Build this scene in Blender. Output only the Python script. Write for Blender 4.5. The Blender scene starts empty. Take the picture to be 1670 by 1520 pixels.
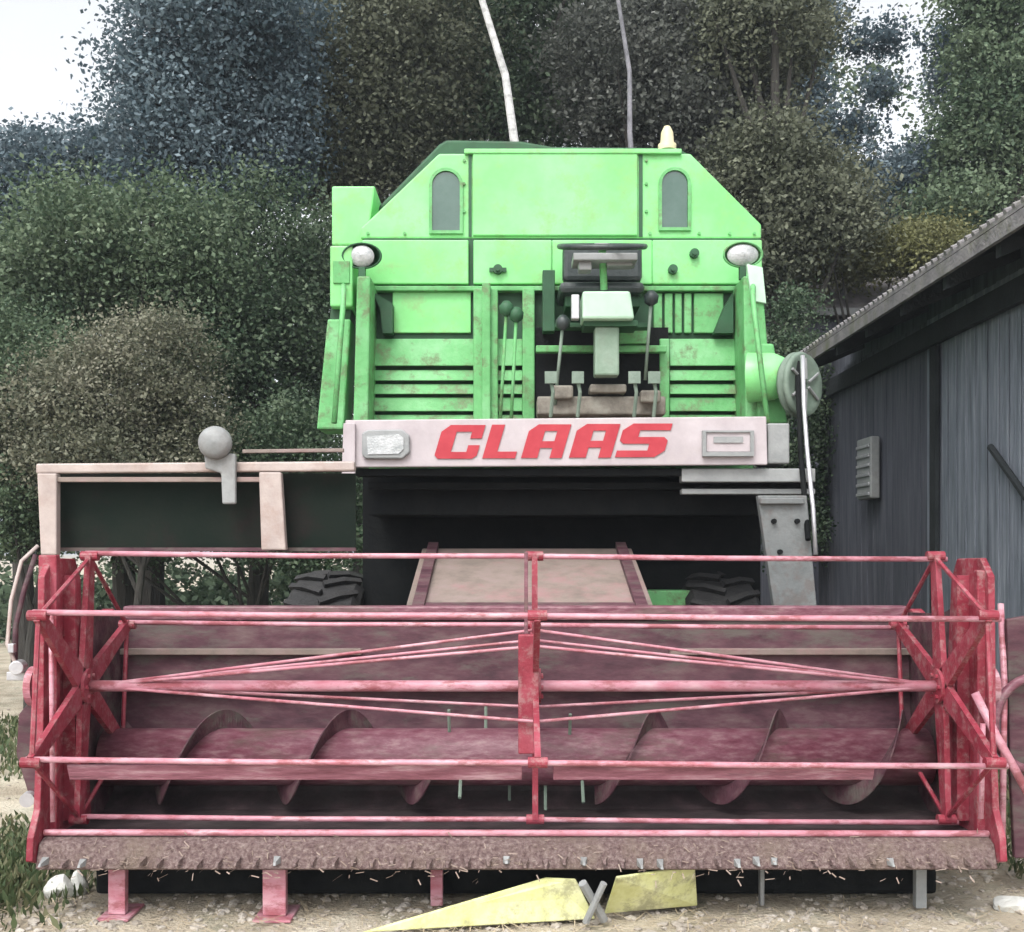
import bpy, math, random
import numpy as np
from mathutils import Vector, Matrix
random.seed(7); rng = np.random.default_rng(7)
C = bpy.context.scene.collection
SC = bpy.context.scene
# ---------------------------------------------------------------- camera, sky, sun, exposure
F, CX, HY, EYE = 1750.0, 835.0, 900.0, 1.5        # focal length / centre / horizon in photo pixels, eye height in metres
cam = bpy.data.cameras.new('camera'); co = bpy.data.objects.new('camera', cam); C.objects.link(co)
co.location = (0, 0, EYE); co.rotation_euler = (math.radians(90), 0, 0)
cam.sensor_fit = 'HORIZONTAL'; cam.sensor_width = 36; cam.lens = 36*F/1670; cam.shift_y = 140/1670
cam.clip_end = 2000; SC.camera = co
W = bpy.data.worlds.new('World'); SC.world = W; W.use_nodes = True
nt = W.node_tree; nt.nodes.clear()
sky = nt.nodes.new('ShaderNodeTexSky'); sky.sky_type = 'NISHITA'; sky.sun_disc = False
SUN_EL, SUN_AZ = math.radians(52), math.radians(200)
sky.sun_elevation = SUN_EL; sky.sun_rotation = SUN_AZ; sky.dust_density = 4; sky.air_density = 1.0; sky.ozone_density = 1.5
hs = nt.nodes.new('ShaderNodeHueSaturation'); hs.inputs['Saturation'].default_value = 0.12; hs.inputs['Value'].default_value = 2.2
bg = nt.nodes.new('ShaderNodeBackground'); bg.inputs['Strength'].default_value = 0.15
wo = nt.nodes.new('ShaderNodeOutputWorld')
nt.links.new(sky.outputs[0], hs.inputs['Color']); nt.links.new(hs.outputs[0], bg.inputs[0]); nt.links.new(bg.outputs[0], wo.inputs[0])
sd = bpy.data.lights.new('sun', 'SUN'); sd.energy = 1.2; sd.angle = math.radians(22); sd.color = (1, .97, .92)
so = bpy.data.objects.new('sun', sd); C.objects.link(so)
dirv = Vector((math.sin(SUN_AZ)*math.cos(SUN_EL), math.cos(SUN_AZ)*math.cos(SUN_EL), math.sin(SUN_EL)))
so.rotation_euler = dirv.to_track_quat('Z', 'Y').to_euler()
SC.view_settings.view_transform = 'Standard'; SC.view_settings.look = 'None'
SC.view_settings.exposure = 0.12; SC.view_settings.gamma = 1

# ---------------------------------------------------------------- materials
def mat(name, cols, scale=6, rough=.6, bump=0, bscale=40, metal=0, dirt=None, dirt_amt=.5, stretch=(1,1,1), spec=.4, coat=0, ds=3.1, dw=.18):
    m = bpy.data.materials.new(name); m.use_nodes = True; t = m.node_tree; N = t.nodes; L = t.links
    b = N['Principled BSDF']; tc = N.new('ShaderNodeTexCoord'); mp = N.new('ShaderNodeMapping'); mp.inputs['Scale'].default_value = stretch
    L.new(tc.outputs['Object'], mp.inputs[0])
    n = N.new('ShaderNodeTexNoise'); n.inputs['Scale'].default_value = scale; n.inputs['Detail'].default_value = 8; n.inputs['Roughness'].default_value = .65
    L.new(mp.outputs[0], n.inputs['Vector'])
    r = N.new('ShaderNodeValToRGB'); L.new(n.outputs['Fac'], r.inputs[0])
    e = r.color_ramp.elements; k = len(cols)
    while len(e) < k: e.new(.5)
    for i, c in enumerate(cols):
        e[i].position = .32 + .38*i/max(1, k-1); e[i].color = (*c, 1)
    out = r.outputs[0]
    if dirt:
        n2 = N.new('ShaderNodeTexNoise'); n2.inputs['Scale'].default_value = ds; n2.inputs['Detail'].default_value = 12; n2.inputs['Roughness'].default_value = .75
        L.new(mp.outputs[0], n2.inputs['Vector'])
        r2 = N.new('ShaderNodeMapRange'); r2.inputs[1].default_value = .5; r2.inputs[2].default_value = .5+dw; r2.inputs[4].default_value = dirt_amt
        L.new(n2.outputs['Fac'], r2.inputs[0])
        mx = N.new('ShaderNodeMix'); mx.data_type = 'RGBA'; mx.inputs[7].default_value = (*dirt, 1)
        L.new(r2.outputs[0], mx.inputs[0]); L.new(out, mx.inputs[6]); out = mx.outputs[2]
    L.new(out, b.inputs['Base Color']); b.inputs['Roughness'].default_value = rough; b.inputs['Metallic'].default_value = metal
    b.inputs['Specular IOR Level'].default_value = spec; b.inputs['Coat Weight'].default_value = coat
    if bump:
        n3 = N.new('ShaderNodeTexNoise'); n3.inputs['Scale'].default_value = bscale; n3.inputs['Detail'].default_value = 6
        L.new(mp.outputs[0], n3.inputs['Vector'])
        bp = N.new('ShaderNodeBump'); bp.inputs['Strength'].default_value = bump; bp.inputs['Distance'].default_value = .02
        L.new(n3.outputs['Fac'], bp.inputs['Height']); L.new(bp.outputs[0], b.inputs['Normal'])
    return m
def leafmat(name, cols):
    m = bpy.data.materials.new(name); m.use_nodes = True; t = m.node_tree; N = t.nodes; L = t.links
    b = N['Principled BSDF']; a = N.new('ShaderNodeAttribute'); a.attribute_name = 'tint'
    r = N.new('ShaderNodeValToRGB'); L.new(a.outputs['Fac'], r.inputs[0]); e = r.color_ramp.elements
    while len(e) < len(cols): e.new(.5)
    for i, c in enumerate(cols): e[i].position = i/max(1, len(cols)-1); e[i].color = (*c, 1)
    L.new(r.outputs[0], b.inputs['Base Color']); b.inputs['Roughness'].default_value = .6; b.inputs['Specular IOR Level'].default_value = .3
    tr = N.new('ShaderNodeBsdfTranslucent'); L.new(r.outputs[0], tr.inputs[0]); mx = N.new('ShaderNodeMixShader'); mx.inputs[0].default_value = .28
    L.new(b.outputs[0], mx.inputs[1]); L.new(tr.outputs[0], mx.inputs[2]); L.new(mx.outputs[0], N['Material Output'].inputs[0])
    return m
M = dict(
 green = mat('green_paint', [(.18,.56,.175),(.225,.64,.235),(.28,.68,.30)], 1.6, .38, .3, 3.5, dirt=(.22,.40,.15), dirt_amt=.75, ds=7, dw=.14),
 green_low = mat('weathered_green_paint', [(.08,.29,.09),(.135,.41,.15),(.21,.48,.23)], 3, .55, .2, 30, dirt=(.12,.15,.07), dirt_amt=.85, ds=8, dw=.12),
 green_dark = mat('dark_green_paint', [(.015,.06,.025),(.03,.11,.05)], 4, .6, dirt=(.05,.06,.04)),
 red = mat('faded_red_paint', [(.17,.012,.025),(.26,.03,.05),(.36,.08,.11)], 5, .5, .15, 70, dirt=(.34,.24,.23), dirt_amt=.5, ds=22, dw=.12),
 redbar = mat('worn_pink_red_tube', [(.42,.13,.17),(.50,.24,.29),(.58,.38,.42)], 14, .36, .1, 80, dirt=(.26,.07,.08), dirt_amt=.8, ds=10, dw=.08, stretch=(.4,1,1)),
 batpink = mat('faded_pink_board', [(.16,.05,.07),(.30,.12,.16),(.52,.34,.38)], 6, .5, .3, 30, dirt=(.09,.04,.05), dirt_amt=.95, stretch=(.6,1,4)),
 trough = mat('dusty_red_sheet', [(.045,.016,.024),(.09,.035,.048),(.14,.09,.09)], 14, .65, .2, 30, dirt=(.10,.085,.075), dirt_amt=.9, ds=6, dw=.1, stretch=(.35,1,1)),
 floor = mat('grimy_shaded_floor', [(.018,.014,.015),(.04,.028,.03),(.09,.06,.065)], 5, .6, .3, 30, dirt=(.05,.045,.042), dirt_amt=.8),  # grime plus the shadow below the auger, darkened into the colour
 crust = mat('crusted_sheet', [(.08,.045,.045),(.16,.11,.105),(.28,.22,.20)], 60, .85, .6, 120, dirt=(.17,.13,.10), dirt_amt=.8),
 auger = mat('scuffed_red_auger', [(.12,.03,.048),(.19,.075,.10),(.28,.17,.18)], 22, .42, .15, 40, dirt=(.11,.085,.07), dirt_amt=.9, stretch=(.6,1,2)),
 white = mat('off_white_paint', [(.38,.33,.345),(.50,.45,.465)], 5, .5, .05, 50, dirt=(.45,.40,.38), dirt_amt=.5),
 letter = mat('red_lettering', [(.36,.02,.035),(.46,.045,.06)], 8, .5),
 cream = mat('cream_paint', [(.34,.28,.26),(.48,.41,.38)], 6, .5, .1, 60, dirt=(.30,.20,.16), dirt_amt=.7),
 beacon = mat('pale_yellow_cap', [(.55,.50,.30),(.65,.60,.40)], 8, .5),
 tan = mat('dusty_tan_sheet', [(.17,.14,.12),(.24,.19,.165),(.28,.21,.20)], 6, .7, .2, 30, dirt=(.33,.16,.17), dirt_amt=.6),
 black = mat('black_grime_and_shade', [(.005,.006,.007),(.012,.013,.013)], 8, .85, .2, 40, spec=.15),  # black parts, and the painted shade under header and console
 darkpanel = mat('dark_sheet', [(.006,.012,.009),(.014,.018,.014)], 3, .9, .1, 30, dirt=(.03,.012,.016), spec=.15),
 rubber = mat('tyre_rubber', [(.018,.018,.019),(.035,.034,.034)], 10, .85, .4, 60),
 grey = mat('grey_metal', [(.22,.23,.23),(.32,.33,.33)], 8, .5, .1, 60, dirt=(.13,.11,.1)),
 dimgrey = mat('dull_grey_green_metal', [(.13,.18,.14),(.22,.28,.23)], 6, .6, .2, 40, dirt=(.07,.07,.06)),
 pedestal = mat('worn_grey_green', [(.16,.24,.17),(.25,.33,.26)], 7, .55, .2, 30, dirt=(.14,.15,.11)),
 brown = mat('clay_brown_metal', [(.10,.09,.075),(.20,.18,.15),(.28,.27,.23)], 9, .7, .3, 40, dirt=(.06,.05,.045)),
 plategrey = mat('weathered_grey_plate', [(.12,.13,.13),(.19,.20,.20)], 7, .6, .2, 40, dirt=(.12,.09,.08), ds=8, dw=.1),
 steel = mat('pale_steel', [(.42,.42,.44),(.60,.60,.62)], 12, .35, .1, 70, metal=.5),
 lens = mat('lamp_glass', [(.30,.32,.32),(.55,.56,.57)], 20, .12, .3, 90, spec=.8),
 window = mat('dusty_window', [(.03,.085,.06),(.06,.12,.095)], 6, .12, spec=.8),
 console = mat('pale_green_box', [(.42,.62,.46),(.52,.72,.56)], 6, .45, dirt=(.3,.36,.28)),
 seat = mat('black_vinyl', [(.02,.03,.03),(.05,.06,.06)], 12, .35, .2, 40),
 yellow = mat('yellow_plastic', [(.52,.52,.19),(.66,.67,.33),(.74,.74,.48)], 7, .5, .3, 8, dirt=(.30,.29,.17), dirt_amt=.8, ds=9, dw=.12),
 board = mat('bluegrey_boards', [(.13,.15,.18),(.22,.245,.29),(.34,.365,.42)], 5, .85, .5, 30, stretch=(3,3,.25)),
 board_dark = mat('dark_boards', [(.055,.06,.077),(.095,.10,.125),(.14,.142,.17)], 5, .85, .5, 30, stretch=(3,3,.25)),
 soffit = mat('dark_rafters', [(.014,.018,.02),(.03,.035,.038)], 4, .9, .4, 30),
 roof = mat('lichen_roof', [(.13,.125,.13),(.20,.19,.195),(.26,.25,.24)], 7, .9, .5, 40, dirt=(.10,.11,.05), dirt_amt=.8),
 mossroof = mat('mossy_sheet_roof', [(.13,.12,.125),(.22,.20,.21),(.32,.30,.30)], 5, .9, .4, 30, dirt=(.11,.12,.05), dirt_amt=.9),
 bark = mat('grey_bark', [(.025,.023,.02),(.05,.046,.04)], 12, .9, .8, 30, stretch=(2,2,.4)),
 birch = mat('pale_bark', [(.30,.30,.30),(.55,.55,.54),(.68,.67,.66)], 9, .8, .4, 40, stretch=(1,1,1.5)),
 greytrunk = mat('grey_trunk_bark', [(.10,.10,.11),(.20,.20,.22),(.30,.29,.32)], 9, .85, .6, 40, stretch=(1,1,.6)),
 earth = mat('dark_earth', [(.06,.05,.04),(.12,.10,.08),(.19,.165,.13)], 3, .95, .8, 30, dirt=(.07,.085,.045), dirt_amt=.8),
 stone = mat('pale_stone', [(.45,.45,.42),(.70,.70,.66)], 6, .9, .6, 25),
 pebble = mat('gravel_stone', [(.22,.19,.16),(.38,.34,.29),(.52,.48,.43)], 3, .9, .4, 50),
 chaff = mat('old_chaff', [(.22,.16,.13),(.36,.29,.25)], 10, .8),
 straw = mat('dry_straw', [(.38,.30,.20),(.52,.44,.32)], 10, .8),
)
def groundmat():
    m = mat('gravel_ground', [(.28,.23,.17),(.46,.40,.31),(.60,.55,.45)], 2.3, .95, 1.0, 55, dirt=(.15,.17,.11), dirt_amt=.6)
    return m
M['ground'] = groundmat()
LM = dict(
 blue = leafmat('blue_haze_leaf', [(.05,.085,.105),(.115,.16,.185),(.24,.31,.345)]),  # bluish air haze put into the leaf colour
 dark = leafmat('dark_green_leaf', [(.034,.065,.036),(.08,.12,.07),(.17,.22,.14)]),
 brown = leafmat('brownish_leaf', [(.055,.065,.042),(.115,.128,.085),(.22,.235,.165)]),
 mid = leafmat('mid_green_leaf', [(.055,.095,.055),(.12,.17,.10),(.22,.28,.18)]),
 tanleaf = leafmat('faded_bush_leaf', [(.085,.095,.065),(.19,.195,.135),(.29,.28,.22)]),
 olive = leafmat('olive_yellow_leaf', [(.08,.085,.035),(.165,.17,.07),(.26,.26,.13)]),
 grey = leafmat('grey_lilac_leaf', [(.055,.062,.052),(.125,.135,.118),(.26,.27,.25)]),
 grass = leafmat('grass_blade', [(.05,.08,.035),(.10,.13,.06),(.20,.19,.11)]),
)
# ---------------------------------------------------------------- helpers
def P(x, y, Y):                                     # real place (metres) of a photo point lying Y metres ahead
    return Vector(((x-CX)/F*Y, Y, EYE-(y-HY)/F*Y))
class MB:
    def __init__(s): s.v = []; s.f = []
    def add(s, vs, fs):
        o = len(s.v); s.v += [tuple(v) for v in vs]; s.f += [tuple(i+o for i in f) for f in fs]; return s
    def box(s, x0, x1, y0, y1, z0, z1):
        return s.add([(x0,y0,z0),(x1,y0,z0),(x1,y1,z0),(x0,y1,z0),(x0,y0,z1),(x1,y0,z1),(x1,y1,z1),(x0,y1,z1)],
                     [(0,3,2,1),(4,5,6,7),(0,1,5,4),(1,2,6,5),(2,3,7,6),(3,0,4,7)])
    def pbox(s, px0, px1, py0, py1, Y, d):          # front face spans the photo rectangle at depth Y, goes back d metres
        a = P(px0, py0, Y); b = P(px1, py1, Y); return s.box(a.x, b.x, Y, Y+d, b.z, a.z)
    def prism(s, pts, Y, d, world=False):           # polygon in the x-z plane at Y, extruded back by d
        q = [(p if world else (P(*p, Y).x, P(*p, Y).z)) for p in pts]; n = len(q)
        ar = sum(q[i][0]*q[(i+1)%n][1]-q[(i+1)%n][0]*q[i][1] for i in range(n))
        if ar < 0: q = q[::-1]
        vs = [(x, Y, z) for x, z in q]+[(x, Y+d, z) for x, z in q]
        fs = [tuple(range(n)), tuple(range(2*n-1, n-1, -1))]+[(i, i+n, (i+1)%n+n, (i+1)%n) for i in range(n)]
        return s.add(vs, fs)
    def profile(s, pts, x0, x1):                    # polygon in the y-z plane extruded along x
        n = len(pts); vs = [(x0, y, z) for y, z in pts]+[(x1, y, z) for y, z in pts]
        return s.add(vs, [tuple(range(n)), tuple(range(2*n-1, n-1, -1))]+[(i, i+n, (i+1)%n+n, (i+1)%n) for i in range(n)])
    def tube(s, pts, r, n=10, cap=True):
        pts = [Vector(p) for p in pts]; k = len(pts); rr = r if hasattr(r, '__len__') else [r]*k; vs = []
        up = None
        for i, p in enumerate(pts):
            t = (pts[min(i+1, k-1)]-pts[max(i-1, 0)]).normalized()
            if up is None: up = Vector((0,0,1)) if abs(t.z) < .9 else Vector((0,1,0))
            a = (up-t*up.dot(t)).normalized(); b = t.cross(a); up = a
            vs += [p+(a*math.cos(2*math.pi*j/n)+b*math.sin(2*math.pi*j/n))*rr[i] for j in range(n)]
        fs = [(i*n+j, (i+1)*n+j, (i+1)*n+(j+1)%n, i*n+(j+1)%n) for i in range(k-1) for j in range(n)]
        if cap: fs += [tuple(range(n)), tuple(range(k*n-1, (k-1)*n-1, -1))]
        return s.add(vs, fs)
    def cyl(s, c, axis, r, h, n=28):
        c = Vector(c); a = Vector(axis).normalized(); return s.tube([c-a*h/2, c+a*h/2], r, n)
    def torus(s, c, axis, R, r, n=36, m=8):
        c = Vector(c); a = Vector(axis).normalized(); u = a.orthogonal().normalized(); w = a.cross(u); vs = []
        for i in range(n):
            t = 2*math.pi*i/n; d = u*math.cos(t)+w*math.sin(t)
            for j in range(m):
                q = 2*math.pi*j/m; vs.append(c+d*(R+r*math.cos(q))+a*r*math.sin(q))
        return s.add(vs, [(i*m+j, ((i+1)%n)*m+j, ((i+1)%n)*m+(j+1)%m, i*m+(j+1)%m) for i in range(n) for j in range(m)])
    def lathe(s, c, axis, prof, n=32):              # prof: (distance along axis, radius)
        c = Vector(c); a = Vector(axis).normalized(); return s.tube_prof(c, a, prof, n)
    def tube_prof(s, c, a, prof, n):
        u = a.orthogonal().normalized(); w = a.cross(u); vs = []
        for h, r in prof: vs += [c+a*h+(u*math.cos(2*math.pi*j/n)+w*math.sin(2*math.pi*j/n))*max(r, 1e-4) for j in range(n)]
        k = len(prof)
        return s.add(vs, [(i*n+j, i*n+(j+1)%n, (i+1)*n+(j+1)%n, (i+1)*n+j) for i in range(k-1) for j in range(n)])
    def build(s, name, m, parent=None, bevel=0, smooth=False, origin=None, **tags):
        me = bpy.data.meshes.new(name); o = origin or (parent_loc(parent) if parent else Vector((0,0,0)))
        me.from_pydata([tuple(Vector(v)-o) for v in s.v], [], s.f); me.update()
        ob = bpy.data.objects.new(name, me); C.objects.link(ob); me.materials.append(M[m] if isinstance(m, str) else m)
        import bmesh
        bm = bmesh.new(); bm.from_mesh(me); bmesh.ops.recalc_face_normals(bm, faces=bm.faces); bm.to_mesh(me); bm.free()
        if parent: ob.parent = parent
        else: ob.location = o
        if bevel:
            b = ob.modifiers.new('bevel', 'BEVEL'); b.width = bevel; b.segments = 2; b.limit_method = 'ANGLE'; b.harden_normals = False
        if smooth:
            for p in me.polygons: p.use_smooth = len(p.vertices) == 4
        for k, v in tags.items(): ob[k] = v
        return ob
def parent_loc(p):
    v = Vector((0,0,0))
    while p is not None: v = v+p.location; p = p.parent
    return v
def thing(name, loc, label, category, group=None):
    o = bpy.data.objects.new(name, None); C.objects.link(o); o.location = loc; o['label'] = label; o['category'] = category
    if group: o['group'] = group
    o.empty_display_size = .3
    return o
# ---------------------------------------------------------------- ground
g = MB(); g.add([(-400,-60,0),(400,-60,0),(400,700,0),(-400,700,0)], [(0,1,2,3)])
g.build('ground', 'ground', kind='structure')
g = MB(); g.add([(-2.5,5.9,.004),(0,5.7,.004),(3.3,6.0,.004),(6,13,.004),(14,40,.004),(-17,40,.004),(-8.8,20,.004),(-4.6,11,.004),(-3.1,7.6,.004)], [tuple(range(9))]); g.build('earth_verge', 'earth', kind='structure')

# ---------------------------------------------------------------- combine harvester
H = thing('combine_harvester', Vector((P(905,900,6.5).x, 6.5, 0)), 'large bright green combine harvester with a wide red header parked beside the shed', 'combine harvester')
XL, XR = P(588,0,6.9).x, P(1243,0,6.9).x
# body
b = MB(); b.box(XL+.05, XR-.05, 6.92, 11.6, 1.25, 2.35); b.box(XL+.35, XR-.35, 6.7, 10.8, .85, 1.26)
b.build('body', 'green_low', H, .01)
b = MB(); b.box(XL+.12, XR-.12, 6.35, 6.9, 1.72, 1.95); b.box(XL+.02, XR-.02, 6.86, 6.915, .9, 2.0); b.build('axle_frame', 'black', H)
# grain tank with sloping shoulders
YT = 6.9
tk = MB(); tk.prism([(588,389),(588,372),(716,250),(1126,250),(1242,366),(1242,389)], YT, 2.3)
tank = tk.build('grain_tank', 'green', H, .012)
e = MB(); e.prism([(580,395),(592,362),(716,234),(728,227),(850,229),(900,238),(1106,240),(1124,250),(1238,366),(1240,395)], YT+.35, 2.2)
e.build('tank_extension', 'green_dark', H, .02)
m_ = MB(); m_.pbox(771, 1040, 247, 384, YT-.022, .02); m_.build('centre_panel', 'green', tank, .008)
m_ = MB(); m_.pbox(757, 1112, 242, 250, YT-.03, .3); m_.build('rim', 'green', tank, .006)
for (x0, x1) in ((764, 769), (1042, 1048)):
    m_ = MB(); m_.pbox(x0, x1, 250, 386, YT-.008, .006); m_.build('seam', 'green_dark', tank)
for (x0, x1, y0, y1) in ((705, 750, 280, 377), (1079, 1121, 279, 372)):
    xc = (x0+x1)/2; r = (x1-x0)/2
    def arch(k, yb=0): return [(x0-k, y1+k), (x0-k, y0+r)]+[(xc-(r+k)*math.cos(math.pi*i/12), y0+r-(r+k)*math.sin(math.pi*i/12)) for i in range(1, 12)]+[(x1+k, y0+r), (x1+k, y1+k)]
    fr = MB(); o_ = [P(*p, YT) for p in arch(5)]; i_ = [P(*p, YT) for p in arch(0)]; n = len(o_)
    vs = [(p.x, YT-.02, p.z) for p in o_]+[(p.x, YT-.02, p.z) for p in i_]+[(p.x, YT+.0, p.z) for p in o_]+[(p.x, YT, p.z) for p in i_]
    fr.add(vs, [(j, (j+1)%n, (j+1)%n+n, j+n) for j in range(n)]+[(j, j+2*n, (j+1)%n+2*n, (j+1)%n) for j in range(n)]+[(j+n, (j+1)%n+n, (j+1)%n+3*n, j+3*n) for j in range(n)])
    fr.build('window_frame', 'green_low', tank)
    w = MB(); w.prism(arch(0), YT-.006, .004); w.build('window', 'window', tank)
# bolts along the tank seams
for x, y in [(x, 381) for x in (600, 660, 720, 790, 850, 910, 970, 1020, 1060, 1140, 1190, 1230)]+[(x, y) for y in (262, 300, 345) for x in (757, 1054)]:
    bt = MB(); bt.cyl(P(x, y, YT-.003), (0,1,0), .010, .02, 8); bt.build('bolt', 'green_low', tank)
# upper wall of the driver's platform
w = MB(); w.pbox(590, 764, 391, 463, 6.86, .06); w.pbox(772, 900, 391, 463, 6.86, .06); w.pbox(900, 1064, 391, 463, 6.87, .05); w.pbox(1064, 1243, 391, 463, 6.86, .06)
uw = w.build('upper_wall', 'green', H, .008)
w = MB(); w.pbox(590, 1243, 466, 474, 6.84, .08); w.build('wall_rail', 'green_low', H, .006)
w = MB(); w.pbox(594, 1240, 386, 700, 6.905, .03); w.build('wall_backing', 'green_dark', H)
for (x, y) in ((812, 440), (1097, 440), (1132, 414)):
    k = MB(); k.cyl(P(x, y, 6.85), (0,1,0), .030, .05, 16); k.cyl(P(x, y, 6.83), (0,1,0), .014, .05, 6)
    if x == 812: c_ = P(x, y, 6.84); k.box(c_.x-.055, c_.x+.055, 6.835, 6.85, c_.z-.013, c_.z+.013)
    k.build('latch', 'green_dark', uw)
# lower wall: recessed sheets, ribs, louvres
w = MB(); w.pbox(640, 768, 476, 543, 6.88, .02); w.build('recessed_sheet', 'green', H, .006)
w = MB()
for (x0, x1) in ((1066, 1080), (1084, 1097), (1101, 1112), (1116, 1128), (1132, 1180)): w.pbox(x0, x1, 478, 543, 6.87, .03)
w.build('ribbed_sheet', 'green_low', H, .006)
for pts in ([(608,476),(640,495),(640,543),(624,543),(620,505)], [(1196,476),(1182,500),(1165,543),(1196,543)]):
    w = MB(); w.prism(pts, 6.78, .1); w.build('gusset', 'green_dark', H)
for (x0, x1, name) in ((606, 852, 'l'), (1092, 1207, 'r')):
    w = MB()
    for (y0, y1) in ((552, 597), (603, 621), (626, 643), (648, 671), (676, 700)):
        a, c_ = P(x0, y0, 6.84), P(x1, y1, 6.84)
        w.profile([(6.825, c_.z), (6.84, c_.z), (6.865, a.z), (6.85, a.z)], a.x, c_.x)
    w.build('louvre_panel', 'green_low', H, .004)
w = MB(); w.pbox(772, 812, 470, 700, 6.76, .12); w.pbox(786, 800, 460, 690, 6.72, .04); w.build('wall_post', 'green_low', H, .008)
w = MB(); w.pbox(852, 872, 470, 700, 6.78, .1); w.build('wall_post', 'green_low', H, .008)
w = MB(); w.pbox(1076, 1092, 552, 700, 6.78, .1); w.build('wall_post', 'green_low', H, .008)
for (x0, x1, xb0, xb1) in ((582, 604, 576, 600), (1212, 1243, 1216, 1262)):
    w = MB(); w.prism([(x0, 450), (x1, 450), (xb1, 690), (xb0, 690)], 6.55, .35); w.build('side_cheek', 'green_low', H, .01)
# handrails at the platform edges
for xs in ((560, 545), (1228, 1252)):
    hr = MB(); a = P(xs[0], 470, 6.3); c_ = P(xs[1], 690, 6.1)
    hr.tube([P(xs[0], 480, 6.75), P(xs[0], 466, 6.6), a, P(xs[0], 490, 6.25), c_], .016, 8); hr.build('handrail', 'green_low', H, smooth=True)
# elevator housing on the left flank
w = MB(); w.prism([(538,400),(575,400),(575,500),(538,500)], 6.62, .34); w.prism([(541,303),(612,303),(598,400),(541,400)], 6.98, .5)
el = w.build('elevator_housing', 'green', H, .012)
w = MB(); w.prism([(534,520),(572,520),(560,700),(516,700)], 6.64, .3); w.build('elevator_leg', 'green_low', H, .012)
w = MB(); w.prism([(540,500),(573,500),(571,520),(538,520)], 6.7, .2); w.build('elevator_gap', 'green_dark', H)
w = MB(); w.pbox(543, 570, 425, 462, 6.608, .012); w.build('access_door', 'green_low', el, .004)
for (x, y, bright) in ((590, 417, 0), (1212, 415, 1)):
    cc = P(x, y, 6.62); l = MB()
    l.lathe(cc, (0,-1,-.08), [(-.12,.03),(-.10,.075),(-.02,.125),(.0,.128),(.006,.118),(-.01,.112)], 32)
    l.v = [(cc.x+(v[0]-cc.x)*.98, v[1], cc.z+(v[2]-cc.z)*.62) for v in l.v]
    wl = l.build('work_lamp', 'green_dark' if not bright else 'green_low', H, smooth=True)
    l = MB(); l.lathe(cc, (0,-1,-.08), [(-.012,.108),(.0,.09),(.012,.05),(.016,.0)], 32); l.v = [(cc.x+(v[0]-cc.x)*(.7 if not bright else .9), v[1], cc.z+(v[2]-cc.z)*.6) for v in l.v]
    l.build('lens', 'lens', wl, smooth=True)
    l = MB(); l.box(cc.x-.02, cc.x+.02, 6.62, 6.66, cc.z-.15, cc.z-.07); l.build('bracket', 'green_dark', wl)
w = MB(); w.prism([(1218,430),(1244,436),(1250,495),(1226,490)], 6.53, .03); w.build('side_plate', 'console', H, .004)
# beacon on the tank roof
bc = P(1088, 236, 7.1); l = MB(); l.lathe(bc, (0,0,1), [(-.04,.06),(0,.06),(.01,.045),(.08,.04),(.12,.02),(.125,0)], 20); l.build('beacon', 'beacon', H, smooth=True)
# driver's seat, console, steering wheel
w = MB(); w.pbox(918, 1048, 398, 458, 6.66, .12); w.build('seat_back', 'seat', H, .03)
w = MB(); w.pbox(912, 1052, 458, 478, 6.42, .38); w.build('seat_cushion', 'seat', H, .03)
w = MB(); w.pbox(922, 1044, 478, 500, 6.5, .3); w.pbox(885, 905, 440, 540, 6.7, .1); w.build('seat_frame', 'green_dark', H, .005)
sw = P(982, 402, 6.3); ax = Vector((0, -.30, 1)).normalized()
w = MB(); w.torus(sw, ax, .25, .017, 48, 8); wh = w.build('steering_wheel', 'seat', H, smooth=True)
w = MB()
for t in range(3):
    a_ = t*2*math.pi/3+.5; u = ax.orthogonal().normalized(); v = ax.cross(u); w.tube([sw, sw+(u*math.cos(a_)+v*math.sin(a_))*.25], .012, 8)
w.cyl(sw, ax, .045, .04, 20); w.build('spoke', 'steel', wh)
w = MB(); w.pbox(935, 1040, 412, 424, 6.25, .2); w.pbox(944, 965, 426, 440, 6.28, .1); w.pbox(990, 1032, 427, 433, 6.3, .1); w.build('instrument_panel', 'grey', H, .006)
w = MB(); w.prism([(950,474),(1028,474),(1035,520),(950,520)], 6.28, .22); w.build('console_box', 'console', H, .015)
w = MB(); w.pbox(932, 945, 480, 520, 6.3, .06); w.build('lever_bank', 'steel', H, .006)
w = MB(); w.pbox(952, 1040, 522, 532, 6.34, .2); w.pbox(905, 1060, 526, 534, 6.5, .1); w.build('console_tray', 'green_dark', H, .004)
w = MB(); w.pbox(970, 1010, 532, 612, 6.36, .12); w.build('pedestal', 'pedestal', H, .012); w = MB(); w.tube([P(985, 472, 6.4), P(982, 404, 6.3)], .022, 10); w.build('steering_column', 'green_low', H)
w = MB(); w.pbox(874, 1090, 534, 690, 6.80, .05); w.build('foot_well_shade', 'black', H)  # black sheet painting the dark recess below the console
w = MB(); w.pbox(874, 1088, 563, 574, 6.7, .06); w.pbox(1010, 1060, 536, 560, 6.68, .08); w.build('cross_beam', 'green_low', H, .006)
w = MB(); w.pbox(876, 1086, 646, 676, 6.5, .2); w.pbox(900, 935, 628, 650, 6.45, .08); w.pbox(1045, 1078, 636, 656, 6.4, .08); w.pbox(962, 1022, 626, 640, 6.45, .14); w.build('valve_block', 'brown', H, .012)
for x in (898, 942, 1034, 1066):
    w = MB(); c_ = P(x, 618, 6.3); w.tube([P(x, 680, 6.35), P(x+4, 640, 6.3), c_], .011, 8); w.box(c_.x-.035, c_.x+.035, 6.27, 6.29, c_.z-.03, c_.z+.04); w.build('pedal', 'dimgrey', H)
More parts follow.
